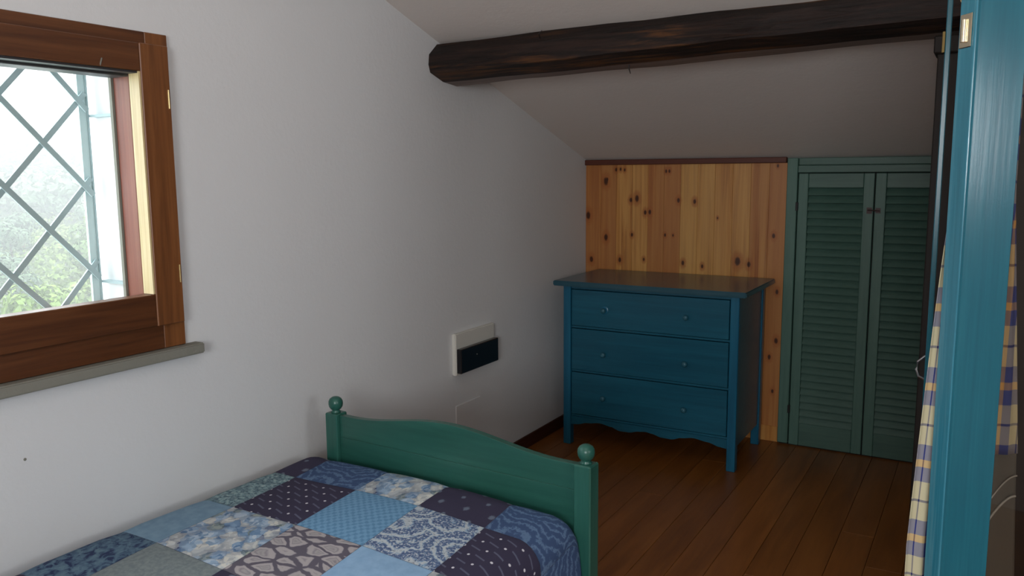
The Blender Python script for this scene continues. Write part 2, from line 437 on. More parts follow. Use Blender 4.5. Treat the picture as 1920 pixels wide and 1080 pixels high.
# ------------------------------------------------------------------ room shell
YB, YF, XR = 4.80, -2.60, 4.60          # back wall, front wall, right wall
SL = .3237                              # roof slope
def roof(y): return 1.649 + SL*(4.80-abs(y) if y > 0 else 4.80-abs(y))
WY0, WY1, WZ0, WZ1 = .76, 1.65, 1.03, 1.955     # left window opening
bm = bmesh.new()
def wall_slice(bm, x0, x1, ya, yb, z0=None, z1=None):
    za0, zb0 = (0, 0) if z0 is None else (z0, z0)
    za1, zb1 = (roof(ya), roof(yb)) if z1 is None else (z1, z1)
    prism(bm, [(ya, za0), (yb, zb0), (yb, zb1), (ya, za1)], x0, x1, 'YZX')
wall_slice(bm, -.30, 0, YF, 0); wall_slice(bm, -.30, 0, 0, WY0)
wall_slice(bm, -.30, 0, WY0, WY1, None, WZ0); wall_slice(bm, -.30, 0, WY0, WY1, WZ1, None)
wall_slice(bm, -.30, 0, WY1, YB)
tag(obj('wall_left', bm, M['wall']), 'white rough-plastered side wall with the window', 'wall', kind='structure')
bm = bmesh.new()
RWY0, RWY1, RWZ0, RWZ1 = .18, 1.06, 1.48, 2.00
wall_slice(bm, XR, XR+.25, YF, 0); wall_slice(bm, XR, XR+.25, 0, RWY0)
wall_slice(bm, XR, XR+.25, RWY0, RWY1, None, RWZ0); wall_slice(bm, XR, XR+.25, RWY0, RWY1, RWZ1, None)
wall_slice(bm, XR, XR+.25, RWY1, YB)
tag(obj('wall_right', bm, M['wall']), 'white plastered wall on the right, outside the view', 'wall', kind='structure')
bm = bmesh.new(); box(bm, -.30, XR+.25, YF-.2, YF, 0, roof(YF))
tag(obj('wall_front', bm, M['wall']), 'white plastered wall behind the viewer', 'wall', kind='structure')
wall_back = bx('wall_back', -.30, XR+.25, YB+.02, YB+.25, 0, 1.649, M['wall'])
tag(wall_back, 'low back wall under the slope, faced with pine boards', 'wall', kind='structure')
bm = bmesh.new()
prism(bm, [(YF-.2, roof(YF-.2)), (0, roof(0)), (YB+.25, roof(YB+.25)), (YB+.25, roof(YB+.25)+.15), (0, roof(0)+.15), (YF-.2, roof(YF-.2)+.15)], -.30, XR+.25, 'YZX')
tag(obj('ceiling', bm, M['ceiling']), 'sloping off-white plastered ceiling', 'ceiling', kind='structure')

# floor: boards running towards the back wall
floor = bx('floor', -.30, XR+.25, YF-.2, YB+.25, -.12, -.018, M['skirting'])
tag(floor, 'brown wooden floorboards', 'floor', kind='structure')
BW = .135; fm = {}
def board_mesh(L):
    k = round(L, 2)
    if k not in fm:
        b = bmesh.new(); box(b, -BW/2+.0008, BW/2-.0008, 0, L-.0012, -.02, 0)
        bmesh.ops.recalc_face_normals(b, faces=b.faces)
        bmesh.ops.bevel(b, geom=[e for e in b.edges if all(v.co.z > -.001 for v in e.verts)], offset=.0012, segments=1, affect='EDGES')
        me = bpy.data.meshes.new('plank'); b.to_mesh(me); b.free(); me.materials.append(M['floor']); fm[k] = me
    return fm[k]
x = BW/2; i = 0
while x < XR:
    y = YF; first = True
    while y < YB-.01:
        L = random.choice([1.2, 1.5, 1.8]) if not first else random.choice([.6, .9, 1.2]); first = False
        if YB - y - L < .5: L = round(YB - y, 2)
        o = bpy.data.objects.new('plank', board_mesh(L)); COL.objects.link(o); o.parent = floor
        o.location = (x, y, 0); y += L
    x += BW; i += 1

bx_ = bx('baseboard_left', 0, .012, YF, YB-.02, 0, .075, M['skirting'], bevel=.003)
tag(bx_, 'dark brown skirting board along the window wall', 'baseboard', kind='structure')

# pine boarding on the back wall: each board a part
PB = 1.2456/12; pm = bmesh.new(); box(pm, -PB/2+.0003, PB/2-.0003, 0, .02, .092, 1.616)
bmesh.ops.recalc_face_normals(pm, faces=pm.faces)
bmesh.ops.bevel(pm, geom=[e for e in pm.edges if all(v.co.y < .001 for v in e.verts) and abs(e.verts[0].co.z-e.verts[1].co.z) > 1], offset=.0012, segments=1, affect='EDGES')
pine_me = bpy.data.meshes.new('pine_board'); pm.to_mesh(pine_me); pm.free(); pine_me.materials.append(M['pine'])
for i in range(12):
    o = bpy.data.objects.new('pine_board', pine_me); COL.objects.link(o); o.parent = wall_back
    o.location = (PB*(i+.5), YB, 0)
tag(bx('baseboard_back', .002, 1.24, YB-.004, YB+.018, 0, .092, M['pine'], bevel=.002), 'pine skirting board below the pine boards', 'baseboard', kind='structure')
tag(bx('trim_1', 0, 1.235, YB-.022, YB+.02, 1.616, 1.648, M['trim'], bevel=.003), 'thin dark red-brown strip along the top of the pine boards', 'trim', kind='structure')

# right-hand window that lets the daylight in (outside the view)
rw = thing('window_2', 'wooden window in the right-hand wall, outside the view', 'window', (XR, .62, RWZ0), kind='structure')
bm = bmesh.new()
for a in ((RWY0-.06, RWY0, RWZ0-.06, RWZ1+.06), (RWY1, RWY1+.06, RWZ0-.06, RWZ1+.06), (RWY0, RWY1, RWZ0-.06, RWZ0), (RWY0, RWY1, RWZ1, RWZ1+.06)):
    box(bm, XR-.02, XR, *a)
obj('window_frame', bm, M['sashwood'], rw)
bx('glass', XR+.10, XR+.106, RWY0, RWY1, RWZ0, RWZ1, M['glass'], rw)

# fixture for the added fill lamp (outside the view, above the camera)
pl = thing('added_fill_lamp', 'added unseen fill lamp hanging from the sloping ceiling above the viewer', 'lamp', (FILL_LAMP[0], FILL_LAMP[1], FILL_LAMP[2]+.08))
bm = bmesh.new(); tube(bm, [(FILL_LAMP[0], FILL_LAMP[1], FILL_LAMP[2]+.18), (FILL_LAMP[0], FILL_LAMP[1], roof(FILL_LAMP[1])-.002)], .004, 6); obj('cord', bm, M['plastic'], pl)
bm = bmesh.new(); lathe(bm, [(r_, FILL_LAMP[2]+h_) for r_, h_ in ((.03, .20), (.06, .18), (.13, .12), (.135, .115), (.06, .17), (.02, .18))], FILL_LAMP[0], FILL_LAMP[1], 24); obj('added_lamp_shade', bm, M['plastic'], pl, smooth=True)

# ------------------------------------------------------------------ left window
w = thing('window_1', 'brown wooden window in the white side wall, looking out on a green hillside', 'window', (0, 1.2, 1.03), kind='structure')
FY0, FY1, FZ0, FZ1 = .66, 1.73, 1.035, 2.0
bx('frame_stile', .0, .014, WY1+.002, FY1, FZ0, FZ1, M['sashwood'], w, .002)
bx('frame_stile', .0, .014, FY0, WY0-.002, FZ0, FZ1, M['sashwood'], w, .002)
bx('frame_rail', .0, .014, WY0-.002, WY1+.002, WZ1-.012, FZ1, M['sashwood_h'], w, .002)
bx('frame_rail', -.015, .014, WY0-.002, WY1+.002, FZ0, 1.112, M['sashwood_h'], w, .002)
# outer rebate of the fixed frame, seen through the glass
bx('outer_jamb', -.095, -.020, 1.613, WY1, WZ0+.005, WZ1, M['redframe'], w, .002)
bx('outer_jamb', -.095, -.020, WY0, .797, WZ0+.005, WZ1, M['redframe'], w, .002)
bx('outer_head', -.095, -.020, .797, 1.613, 1.868, WZ1, M['darkframe'], w, .002)
bx('outer_cill', -.095, -.020, .797, 1.613, WZ0+.005, 1.18, M['redframe'], w, .002)
bx('seal', -.108, -.0955, 1.606, WY1, WZ0+.005, WZ1, M['sill'], w)
sash = thing('sash', None, None, (0, 1.16, 1.10)); sash.parent = w; sash.location = (0, -.04, .07)
SY0, SY1, SZ0, SZ1 = .695, 1.716, 1.112, 1.964
bm = bmesh.new(); box(bm, .0145, .034, 1.618, SY1, SZ0, SZ1); box(bm, -.018, .0145, 1.618, 1.648, SZ0+.01, SZ1-.02)
obj('sash_stile', bm, M['sashwood'], sash, .0025)
bm = bmesh.new(); box(bm, .0145, .034, SY0, .792, SZ0, SZ1); box(bm, -.018, .0145, .765, .792, SZ0+.01, SZ1-.02)
obj('sash_stile', bm, M['sashwood'], sash, .0025)
bm = bmesh.new(); box(bm, -.018, .032, .792, 1.618, SZ0+.001, 1.212)
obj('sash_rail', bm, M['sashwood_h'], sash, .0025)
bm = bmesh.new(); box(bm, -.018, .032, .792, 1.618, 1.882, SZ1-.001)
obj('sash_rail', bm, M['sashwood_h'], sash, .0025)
o = bx('sash_edge', -.016, .030, 1.6115, 1.6175, 1.213, 1.881, M['bead'], sash); o['label'] = 'varnished inner edge of the sash, coloured pale as if lit from outside'
o = bx('glazing_strip', -.016, .024, .793, 1.6115, 1.8755, 1.8815, M['darkframe'], sash)
bx('glass', -.010, -.005, .793, 1.6113, 1.2125, 1.8752, M['glass'], sash)
for z in (1.805, 1.268):
    bm = bmesh.new(); tube(bm, [(.0365, SY1-.010, z-.028), (.0365, SY1-.010, z+.028)], .003, 8)
    obj('hinge', bm, M['brass'], sash)
bm = bmesh.new(); tube(bm, [(.030, 1.49, 1.884), (.038, 1.492, 1.905)], .0022, 6)
obj('catch_pin', bm, M['sill'], sash)
tag(bx('window_sill', -.0, .045, .60, 1.778, 1.0, 1.0335, M['sill'], bevel=.004, seg=2), 'grey stone sill under the wooden window', 'sill', kind='structure')
tag(bx('outer_sill', -.36, -.155, WY0, WY1, WZ0+.0005, WZ0+.02, M['outer']), 'pale outside sill beyond the window glass', 'sill', kind='structure')

# iron grille
g = thing('window_grille', 'teal-grey iron lattice grille outside the window glass', 'grille', (-.25, 1.2, 1.03))
bm = bmesh.new(); box(bm, -.262, -.252, 1.597, 1.622, WZ0+.022, WZ1-.002); obj('side_bar', bm, M['iron_pale'], g)
bm = bmesh.new(); box(bm, -.262, -.252, .77, .812, WZ0+.022, WZ1-.002); obj('side_bar', bm, M['iron_pale'], g)
bx('side_bar_edge', -.264, -.248, 1.6222, 1.6272, WZ0+.022, WZ1-.002, M['iron'], g)
HY, HZ = .1225, .1320
def lattice(sgn, k):
    # line through (1.608, 1.541 + k*2HZ) with slope sgn*HZ/HY, clipped to the opening
    y0, z0, m_ = 1.592, 1.541+2*HZ*k, sgn*HZ/HY
    pts = []
    ya, yb = .80, 1.617
    za, zb = z0+m_*(ya-y0), z0+m_*(yb-y0)
    lo, hi = WZ0+.03, WZ1-.01
    def clip(y, z):
        if z < lo: return (y0+(lo-z0)/m_, lo)
        if z > hi: return (y0+(hi-z0)/m_, hi)
        return (y, z)
    (ya, za), (yb, zb) = clip(ya, za), clip(yb, zb)
    return (ya, za, yb, zb) if yb-ya > .03 else None
for sgn in (1, -1):
    for k in range(-7, 8):
        c = lattice(sgn, k)
        if not c: continue
        ya, za, yb, zb = c
        d = Vector((0, yb-ya, zb-za)).normalized(); nrm = Vector((0, -d.z, d.y))*.0085
        xo = -.2505 if sgn > 0 else -.2437
        bm = bmesh.new(); vs = []
        for xx in (xo, xo+.006):
            for (yy, zz, s) in ((ya, za, 1), (yb, zb, 1), (yb, zb, -1), (ya, za, -1)):
                vs.append(bm.verts.new(Vector((xx, yy, zz))+nrm*s))
        for f in ((0,1,2,3), (7,6,5,4), (0,4,5,1), (1,5,6,2), (2,6,7,3), (3,7,4,0)): bm.faces.new([vs[i] for i in f])
        obj('lattice_bar', bm, M['iron'], g)
for z in (1.762, 1.235):
    bx('anchor', -.25, -.109, 1.6275, 1.6499, z-.004, z+.004, M['iron'], g)

# ------------------------------------------------------------------ beam and post
bm = bmesh.new()
prof = [(3.124, 2.022), (3.117, 2.060), (3.122, 2.104), (3.186, 2.156), (3.250, 2.146), (3.345, 2.114), (3.350, 2.05), (3.344, 1.985), (3.236, 1.990), (3.226, 1.990)]
NS = 60; rings = []; rnd = random.Random(3)
ph = [rnd.uniform(0, 6) for _ in prof]
for s in range(NS+1):
    xx = .001 + (XR-.002)*s/NS; ring = []
    for j, (y, z) in enumerate(prof):
        wob = .0035*math.sin(xx*5+ph[j])+.0025*math.sin(xx*13+ph[j]*2)+rnd.uniform(-.0015, .0015)
        lift = .022*xx
        top = j in (3, 4, 5)
        zz = z + (lift*.75 if top else lift) + wob*.6; yy = y+wob
        zz = min(zz, roof(yy)-.001)
        ring.append(bm.verts.new((xx, yy, zz)))
    rings.append(ring)
n = len(prof)
for A, B in zip(rings, rings[1:]):
    for j in range(n):
        f = bm.faces.new((A[j], A[(j+1) % n], B[(j+1) % n], B[j])); f.material_index = 1 if j == 7 else 0
bm.faces.new(rings[0]); bm.faces.new(rings[-1][::-1])
bt = thing('ceiling_beam', 'dark brown rough-hewn timber beam across the sloping ceiling', 'beam', (0, 3.22, 2.0))
obj('beam_timber', bm, [M['beam'], M['beam_under']], bt)
bm = bmesh.new(); tube(bm, [(.935, 3.20, 2.002), (.936, 3.20, 1.985), (.944, 3.195, 1.966)], [.003, .003, .0015], 6); obj('nail', bm, M['twig'], bt)
bm = bmesh.new(); tube(bm, [(.56, 3.14, 2.13), (.565, 3.12, 2.143), (.585, 3.11, 2.156)], [.003, .0025, .001], 6); obj('splinter', bm, M['twig'], bt)

pst = thing('timber_post', 'near-black timber post under the beam beside the open doors', 'post', (2.11, 3.2, 0))
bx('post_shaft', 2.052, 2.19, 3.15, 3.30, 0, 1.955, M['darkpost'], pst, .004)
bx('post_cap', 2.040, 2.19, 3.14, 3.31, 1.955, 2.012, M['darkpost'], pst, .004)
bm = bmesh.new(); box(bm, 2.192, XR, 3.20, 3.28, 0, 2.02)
tag(obj('wall_partition', bm, M['darkwall']), 'boarding beyond the glazed door, coloured near-black for unlit space', 'wall', kind='structure')

# ------------------------------------------------------------------ louvred cupboard
cb = thing('louvred_cupboard', 'green louvred cupboard doors built in under the slope beside the pine boards', 'cupboard', (1.65, YB, 0))
bx('frame_stile', 1.243, 1.300, YB-.030, YB+.02, .010, 1.642, M['shutter'], cb, .003)
bx('frame_stile', 2.480, 2.535, YB-.030, YB+.02, .010, 1.642, M['shutter'], cb, .003)
bx('frame_rail', 1.301, 2.479, YB-.016, YB+.02, 1.602, 1.642, M['slat'], cb, .003)
bx('frame_head', 1.301, 2.479, YB-.028, YB+.02, 1.561, 1.601, M['slat'], cb, .003)
bx('plinth', 1.25, 2.53, YB-.012, YB+.018, 0, .0055, M['darkpost'], cb)
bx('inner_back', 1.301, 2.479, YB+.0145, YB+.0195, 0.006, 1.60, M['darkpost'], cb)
bm = bmesh.new(); prism(bm, [(-.021, -.0198), (-.015, -.0198), (.009, .0200), (.003, .0200)], 0, 1, 'YZX')
bmesh.ops.recalc_face_normals(bm, faces=bm.faces)
slat_me = bpy.data.meshes.new('slat'); bm.to_mesh(slat_me); bm.free(); slat_me.materials.append(M['slat'])
NSL = 32
for di, (xa, xb) in enumerate(((1.305, 1.694), (1.700, 2.089), (2.095, 2.476))):
    d = bpy.data.objects.new('door', None); COL.objects.link(d); d.parent = cb; d.location = (xa-1.65, 0, 0)
    y0, y1 = YB-.024, YB+.006
    bx('door_stile', xa, xa+.053, y0, y1, .006, 1.557, M['shutter'], d, .003)
    bx('door_stile', xb-.053, xb, y0, y1, .006, 1.557, M['shutter'], d, .003)
    bx('door_rail', xa+.0535, xb-.0535, y0+.001, y1, 1.478, 1.557, M['slat'], d, .003)
    bx('door_rail', xa+.0535, xb-.0535, y0+.001, y1, .006, .138, M['slat'], d, .003)
    bx('dark_gap_backing', xa+.053, xb-.053, YB+.010, YB+.014, .1, 1.5, M['darkpost'], d)  # near-black backing makes the slat gaps read as shadow lines
    for k in range(NSL):
        s = bpy.data.objects.new('slat', slat_me); COL.objects.link(s); s.parent = d
        s.location = (.054, -.002, .138+(k+.5)*(1.478-.138)/NSL); s.scale = (xb-xa-.108, 1, 1)
    if di == 0:
        for z in (1.375, .215):
            bm = bmesh.new(); box(bm, xa-.010, xa+.004, y0-.010, y0+.002, z-.024, z+.024); obj('hinge', bm, M['black'], d, .002)
    if di == 1:
        bm = bmesh.new(); box(bm, xa-.038, xa-.012, y0-.007, y0, 1.342, 1.374); box(bm, xa+.006, xa+.030, y0-.007, y0, 1.345, 1.372)
        tube(bm, [(xa-.032, y0-.008, 1.361), (xa+.026, y0-.008, 1.357)], .004, 6)
        obj('latch', bm, M['rust'], d)
d = None

# ------------------------------------------------------------------ chest of drawers
DX0, DX1, DY0, DY1 = .150, 1.155, 4.180, 4.735
ch = thing('chest_of_drawers', 'blue painted chest of three drawers with scalloped apron against the pine boards', 'chest of drawers', ((DX0+DX1)/2, 4.43, 0))
PW = .046
for xx in (DX0, DX1-PW):
    for yy in (DY0, DY1-PW):
        bx('leg', xx, xx+PW, yy, yy+PW, 0, .935, M['blue_v'], ch, .003)
bx('top', DX0-.045, DX1+.045, DY0-.045, DY1+.038, .936, .965, M['blue_top'], ch, .005, seg=2)
for xx in (DX0+.008, DX1-.024):
    bx('side_panel', xx, xx+.016, DY0+PW, DY1-PW, .125, .935, M['blue'], ch)
bx('back_panel', DX0+PW, DX1-PW, DY1-.018, DY1-.006, .125, .935, M['blue'], ch)
fx0, fx1 = DX0+PW+.001, DX1-PW-.001
for (z0, z1) in ((.693, .704), (.437, .448), (.172, .183), (.917, .9355)):
    bx('rail', fx0, fx1, DY0+.012, DY0+.05, z0, z1, M['blue'], ch)
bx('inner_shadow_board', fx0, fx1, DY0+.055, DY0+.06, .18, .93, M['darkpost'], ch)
for di, (z0, z1, kz) in enumerate(((.704, .917, .808), (.448, .692, .556), (.184, .436, .304))):
    dr = bx('drawer', fx0+.004, fx1-.004, DY0+.003, DY0+.03, z0+.003, z1-.003, M['blue'], ch, .002)
    for kx in (.405, .877):
        bm = bmesh.new()
        lathe(bm, [(.007, DY0+.004), (.0075, DY0-.006), (.0135, DY0-.012), (.0155, DY0-.019), (.013, DY0-.026), (.005, DY0-.0295)], kx, 0, 16, 'Y', kz)
        k = obj('knob', bm, M['knob'], None, smooth=True)
        # knob is a sub-part of its drawer
        k.parent = dr; k.location = (0, 0, 0)
        k.data.transform(Matrix.Translation(-origin_of(ch)))
        if di == 0 and kx < .5:
            bm = bmesh.new()
            lathe(bm, [(.023, DY0+.0035), (.023, DY0+.001), (.018, DY0-.001)], kx, 0, 20, 'Y', kz)
            r_ = obj('rosette', bm, M['blue_v'], None); r_.parent = dr; r_.data.transform(Matrix.Translation(-origin_of(ch)))
# scalloped apron
cx_ = (fx0+fx1)/2
ctrl = [(fx0, .120), (.235, .124), (.30, .140), (.38, .150), (.445, .140), (.50, .123), (.56, .124), (.61, .137), (.6525, .142)]
ctrl = ctrl+[(2*.6525-a, b) for a, b in ctrl[-2::-1]]
def interp(c, t):
    for (a, za), (b, zb) in zip(c, c[1:]):
        if t <= b:
            f = (t-a)/(b-a); f = f*f*(3-2*f); return za+(zb-za)*f
    return c[-1][1]
prof = [(fx0, .171)]+[(fx0+(fx1-fx0)*i/60, interp(ctrl, fx0+(fx1-fx0)*i/60)) for i in range(61)]+[(fx1, .171)]
bm = bmesh.new(); prism(bm, prof, DY0+.008, DY0+.028, 'XZY'); obj('apron', bm, M['blue'], ch)

# ------------------------------------------------------------------ bed
BO = Vector((.183, 2.232, 0)); BR = math.radians(-2.5)
bed = thing('bed', 'green wooden bed with arched footboard and ball-topped posts', 'bed', BO, BR)
BWD = 1.042
ball = [(.018, .700), (.0185, .703), (.0135, .707), (.0145, .710), (.0205, .715), (.0250, .723), (.0268, .733), (.0258, .743), (.0212, .752), (.012, .7580), (.003, .7595)]
def loc_bx(name, a, m, parent, bevel=0):
    b = bmesh.new(); box(b, *a); return obj(name, b, m, parent, bevel, local=True)
for i, xx in enumerate((0, BWD)):
    p = loc_bx('post', (xx-.029, xx+.029, -.029, .029, 0, .700), M['green_v'], bed, .004)
    bm = bmesh.new(); lathe(bm, ball, xx, 0, 28); f = obj('finial', bm, M['green_v'], None, smooth=True); f.parent = p
    p = loc_bx('head_post', (xx-.029, xx+.029, -2.079, -2.021, 0, .42), M['green_v'], bed, .004)
def arch(t):
    k = abs(t-BWD/2)/.44
    return .046*.5*(1+math.cos(PI*min(1, k)))
N_ = 48; xs = [.030+(BWD-.060)*i/N_ for i in range(N_+1)]
bm = bmesh.new(); prism(bm, [(xs[0], .6135), (xs[-1], .6135)]+[(x_, .694+arch(x_)) for x_ in xs[::-1]], -.013, .013, 'XZY')
o = obj('footboard_panel', bm, M['green'], bed, .0012, local=True)
loc_bx('footboard_panel', (.030, BWD-.030, -.013, .013, .30, .613), M['green'], bed, .001)
loc_bx('side_rail', (-.014, .014, -2.02, -.030, .24, .36), M['green'], bed, .002)
loc_bx('side_rail', (BWD-.048, BWD-.020, -2.02, -.030, .24, .36), M['green'], bed, .002)
loc_bx('slat_base', (.016, BWD-.050, -2.02, -.032, .29, .315), M['green'], bed)

mt = thing('mattress', 'mattress under the patchwork quilt', 'mattress', BO, BR)
MX0, MX1 = -.035, BWD-.035
loc_bx('mattress_body', (-.04, BWD-.06, -1.98, -.10, .362, .51), M['mattress'], mt, .03)

# quilt: lateral s, lengthwise t (bed-local); every patch is a part
QT = .548; RQ = .075
QL0, QR, QF = -.062, 1.038, -.034
def fold(o_):
    a = o_/RQ
    if a <= PI/2: return RQ*math.sin(a), RQ*(1-math.cos(a))
    return RQ + .06*(o_-RQ*PI/2), RQ+(o_-RQ*PI/2)
def qs(s, t):
    QL = QL0-.035*(1+max(t, -1.6)/1.6); xx, yy, z = s, t, QT
    dl = 0
    if s < QL+RQ:
        ddx, dz = fold(QL+RQ-s); xx = QL+RQ-ddx; z -= dz
    elif s > QR-RQ:
        ddx, dz = fold(s-(QR-RQ)); xx = QR-RQ+ddx; z -= dz
    if t > QF-RQ:
        ddx, dz = fold(t-(QF-RQ)); yy = QF-RQ+min(ddx, RQ); z -= dz
    z += .006*math.sin(s*7+1)*math.sin(t*5)+.010*(1-((s-.47)/.55)**2) if z > QT-.06 else 0
    return Vector((xx, yy, max(z, .16)))
def qn(s, t):
    e = .004
    a = qs(s+e, t)-qs(s-e, t); b = qs(s, t+e)-qs(s, t-e)
    n_ = a.cross(b)
    return n_.normalized() if n_.length > 1e-9 else Vector((0, 0, 1))
quilt = thing('quilt', 'blue patchwork quilt spread over the bed', 'quilt', BO, BR)
SMIN, SMAX, TMIN, TMAX = QL0-.22, QR+.26, -1.99, QF+.10
def sheet(s0, s1, t0, t1, ns, nt, off, sh=0.0, puff=0.0, corner=None):
    bm = bmesh.new(); uvl = bm.loops.layers.uv.new('UVMap'); G = []; UV = {}
    for j in range(nt+1):
        row = []
        for i in range(ns+1):
            fu, fv = i/ns, j/nt
            if corner: s, t = corner(fu, fv)
            else: s, t = s0+(s1-s0)*fu, t0+(t1-t0)*fv
            s = min(max(s, SMIN), SMAX); t = min(max(t, TMIN), TMAX)
            h = off+puff*(min(1, 6*fu*(1-fu))*min(1, 6*fv*(1-fv)))
            v = bm.verts.new(qs(s, t)+qn(s, t)*h); UV[v] = (fu, fv); row.append(v)
        G.append(row)
    for j in range(nt):
        for i in range(ns):
            f = bm.faces.new((G[j][i], G[j][i+1], G[j+1][i+1], G[j+1][i]))
            for lp in f.loops: lp[uvl].uv = UV[lp.vert]
    return bm
o = obj('backing', sheet(SMIN, SMAX, TMIN, TMAX, 70, 80, 0), Q['seam'], quilt, smooth=True, local=True)
# patch grid (column lines given at the row line t = T0, sheared as in the photo)
T0, TP = -.268, .289
CL = [-.285, -.005, .050+.000, .327, .585, .830, 1.085, 1.345]
CL = [-.485, -.213, .065, .345, .603, .850, 1.105, 1.36]
LAY = {  # row: kinds of columns 0.. (0 is the sliver beyond the left edge)
 0: ['plain', 'flowers', 'paisley', 'floral', 'flowers', 'paisley', 'paisley'],
 1: ['sky', 'ditsy', 'dots', 'weave', 'lpais', 'dots', 'floral'],
 2: ['ditsy', 'plain', 'floral', 'gpais', 'sky', 'floral', 'mottle'],
 3: ['weave', 'mottle', 'sage', 'flowers', 'lpais', 'weave', 'dots'],
 4: ['plain', 'dots', 'floral', 'sky', 'paisley', 'ditsy', 'gpais'],
 5: ['floral', 'sage', 'weave', 'dots', 'floral', 'mottle', 'sky'],
 6: ['dots', 'lpais', 'plain', 'gpais', 'sky', 'flowers', 'weave']}
SHEAR = -.125
for j in range(7):
    for i in range(7):
        ta, tb = T0-TP*j, T0-TP*(j-1)
        if j == 0: tb = TMAX
        if ta < TMIN: ta = TMIN
        if tb-ta < .02: continue
        def cor(fu, fv, i=i, ta=ta, tb=tb):
            t = ta+(tb-ta)*fv
            s = CL[i]+(CL[i+1]-CL[i])*fu + SHEAR*(t-T0)
            return s, t
        if cor(1, .5)[0] < SMIN+.02 or cor(0, .5)[0] > SMAX-.02: continue
        e = .0025
        def cor2(fu, fv, c=cor): return c(e+(1-2*e)*fu, e+(1-2*e)*fv)
        bm = sheet(0, 0, 0, 0, 14, 14, .0012, corner=cor2, puff=.0035)
        obj('patch', bm, Q[LAY[j][i]], quilt, smooth=True, local=True)

# ------------------------------------------------------------------ things on the left wall
db = thing('distribution_box', 'white wall-mounted fuse box with black smoked cover low on the wall', 'fuse box', (0, 3.45, .59))
bx('box_body', .0, .024, 3.262, 3.625, .588, .796, M['plastic'], db, .004, seg=2)
bx('smoked_cover', .0245, .052, 3.268, 3.618, .600, .722, M['smoke'], db, .003)
bx('latch_dot', .052, .0535, 3.407, 3.410, .673, .676, M['plastic'], db)
cp = bx('cover_plate', .0, .006, 3.285, 3.505, .255, .428, M['plate'], None, .002)
tag(cp, 'blank white cover plate low on the wall behind the footboard', 'cover plate')
bm = bmesh.new(); lathe(bm, [(.004, 0), (.004, .002), (.002, .003)], 0, 0, 10)
o = obj('wall_plug', bm, M['sill'], None); o.rotation_euler = (0, PI/2, 0); o.location = (0, 1.20, .81)
tag(o, 'small dark plug hole in the white wall below the window', 'wall plug')

# ------------------------------------------------------------------ teal glazed doors (right edge)
C0 = Vector((2.192, 1.850, 0)); TH = math.radians(36)
da = thing('door_1', 'teal painted glazed door leaf standing open at the right edge', 'door', C0, TH, kind='structure')
# local x runs along the leaf, local y through its thickness
DT, SW, LW = .050, .108, .62
Z0, Z1 = .03, 2.08
def lb(name, a, m, parent=da, bevel=.003): return loc_bx(name, a, m, parent, bevel)
lb('door_stile', (.0042, SW, 0, DT, Z0, Z1), M['teal'])
o = lb('door_edge', (0, .004, .0015, DT, Z0, Z1), M['teal_edge'], bevel=.001); o['label'] = 'worn glossy edge of the teal door leaf, lightened to look lit'
lb('door_stile', (LW-SW, LW, 0, DT, Z0, Z1), M['darkpost'])  # near-black colour stands in for the darkness beyond the glass
lb('door_rail', (SW+.001, LW-SW-.001, .002, DT-.002, 1.96, Z1), M['teal'])
lb('door_rail', (SW+.001, LW-SW-.001, .002, DT-.002, Z0, .28), M['teal'])
lb('glass', (SW+.0005, LW-SW-.001, .022, .026, .2805, 1.9595), M['doorglass'], bevel=0)
bm = bmesh.new(); box(bm, -.0025, -.0001, .010, .045, 1.808, 1.872)
tube(bm, [(-.004, .029, 1.818), (-.004, .029, 1.862)], .006, 10)
obj('catch_plate', bm, M['catch'], da, .001, local=True)
# leaf B: thin leaf further back, seen edge-on
PA = Vector((2.116, 2.45, 0)); dirb = Vector((-.125, 2.45, 0)).normalized()
angb = math.atan2(dirb.y, dirb.x)
dbb = thing('door_2', 'narrow teal door leaf seen edge-on behind the glazed door', 'door', PA, angb, kind='structure')
loc_bx('door_board', (0, .64, -.0065, .0065, .03, 2.02), M['teal'], dbb, .002)
bm = bmesh.new()
tube(bm, [(.02, .006, 1.005), (.02, .020, 1.012), (.02, .027, 1.03), (.02, .024, 1.052), (.02, .006, 1.070)], .0035, 8)
o = obj('handle', bm, M['steel'], dbb, local=True); o['label'] = 'curved metal pull handle'
bm = bmesh.new(); box(bm, .0, .012, .0066, .0135, 1.872, 1.925); obj('catch_plate', bm, M['dullbrass'], dbb, .001, local=True)

# curtain on the far side of leaf A
cur = thing('curtain', 'blue and cream plaid curtain hung behind the teal glazed door', 'curtain', C0, TH)
def hanging(x0f, x1f, yf, zt, zb, nx, nz, uvf):
    bm = bmesh.new(); uvl = bm.loops.layers.uv.new('UVMap'); G = []; UV = {}
    for j in range(nz+1):
        z = zb+(zt-zb)*j/nz; row = []
        for i in range(nx+1):
            u = i/nx; xx = x0f(z)+(x1f(z)-x0f(z))*u
            v = bm.verts.new((xx, yf(u, z), z)); UV[v] = uvf(xx-x0f(z), z); row.append(v)
        G.append(row)
    for j in range(nz):
        for i in range(nx):
            f = bm.faces.new((G[j][i], G[j][i+1], G[j+1][i+1], G[j+1][i]))
            for lp in f.loops: lp[uvl].uv = UV[lp.vert]
    return bm
def flare(z): return max(0, min(1, (1.48-z)/.72))**.8
bm = hanging(lambda z: .014-.026*flare(z), lambda z: .096+.004*flare(z), lambda u, z: DT+.012+.034*flare(z)*(1-u*.7)+(.003+.004*flare(z))*math.sin(u*17+.6),
             1.90, .18, 50, 60, lambda d, z: (.02+d/.060, z/.172+.26))
co = obj('curtain_cloth', bm, M['plaid'], cur, smooth=True, local=True)
co.modifiers.new('thickness', 'SOLIDIFY').thickness = .0015
bm = bmesh.new(); tube(bm, [(.010, DT+.012, 1.906), (.10, DT+.012, 1.906)], .006, 10); obj('curtain_rod', bm, M['brass'], cur, local=True)
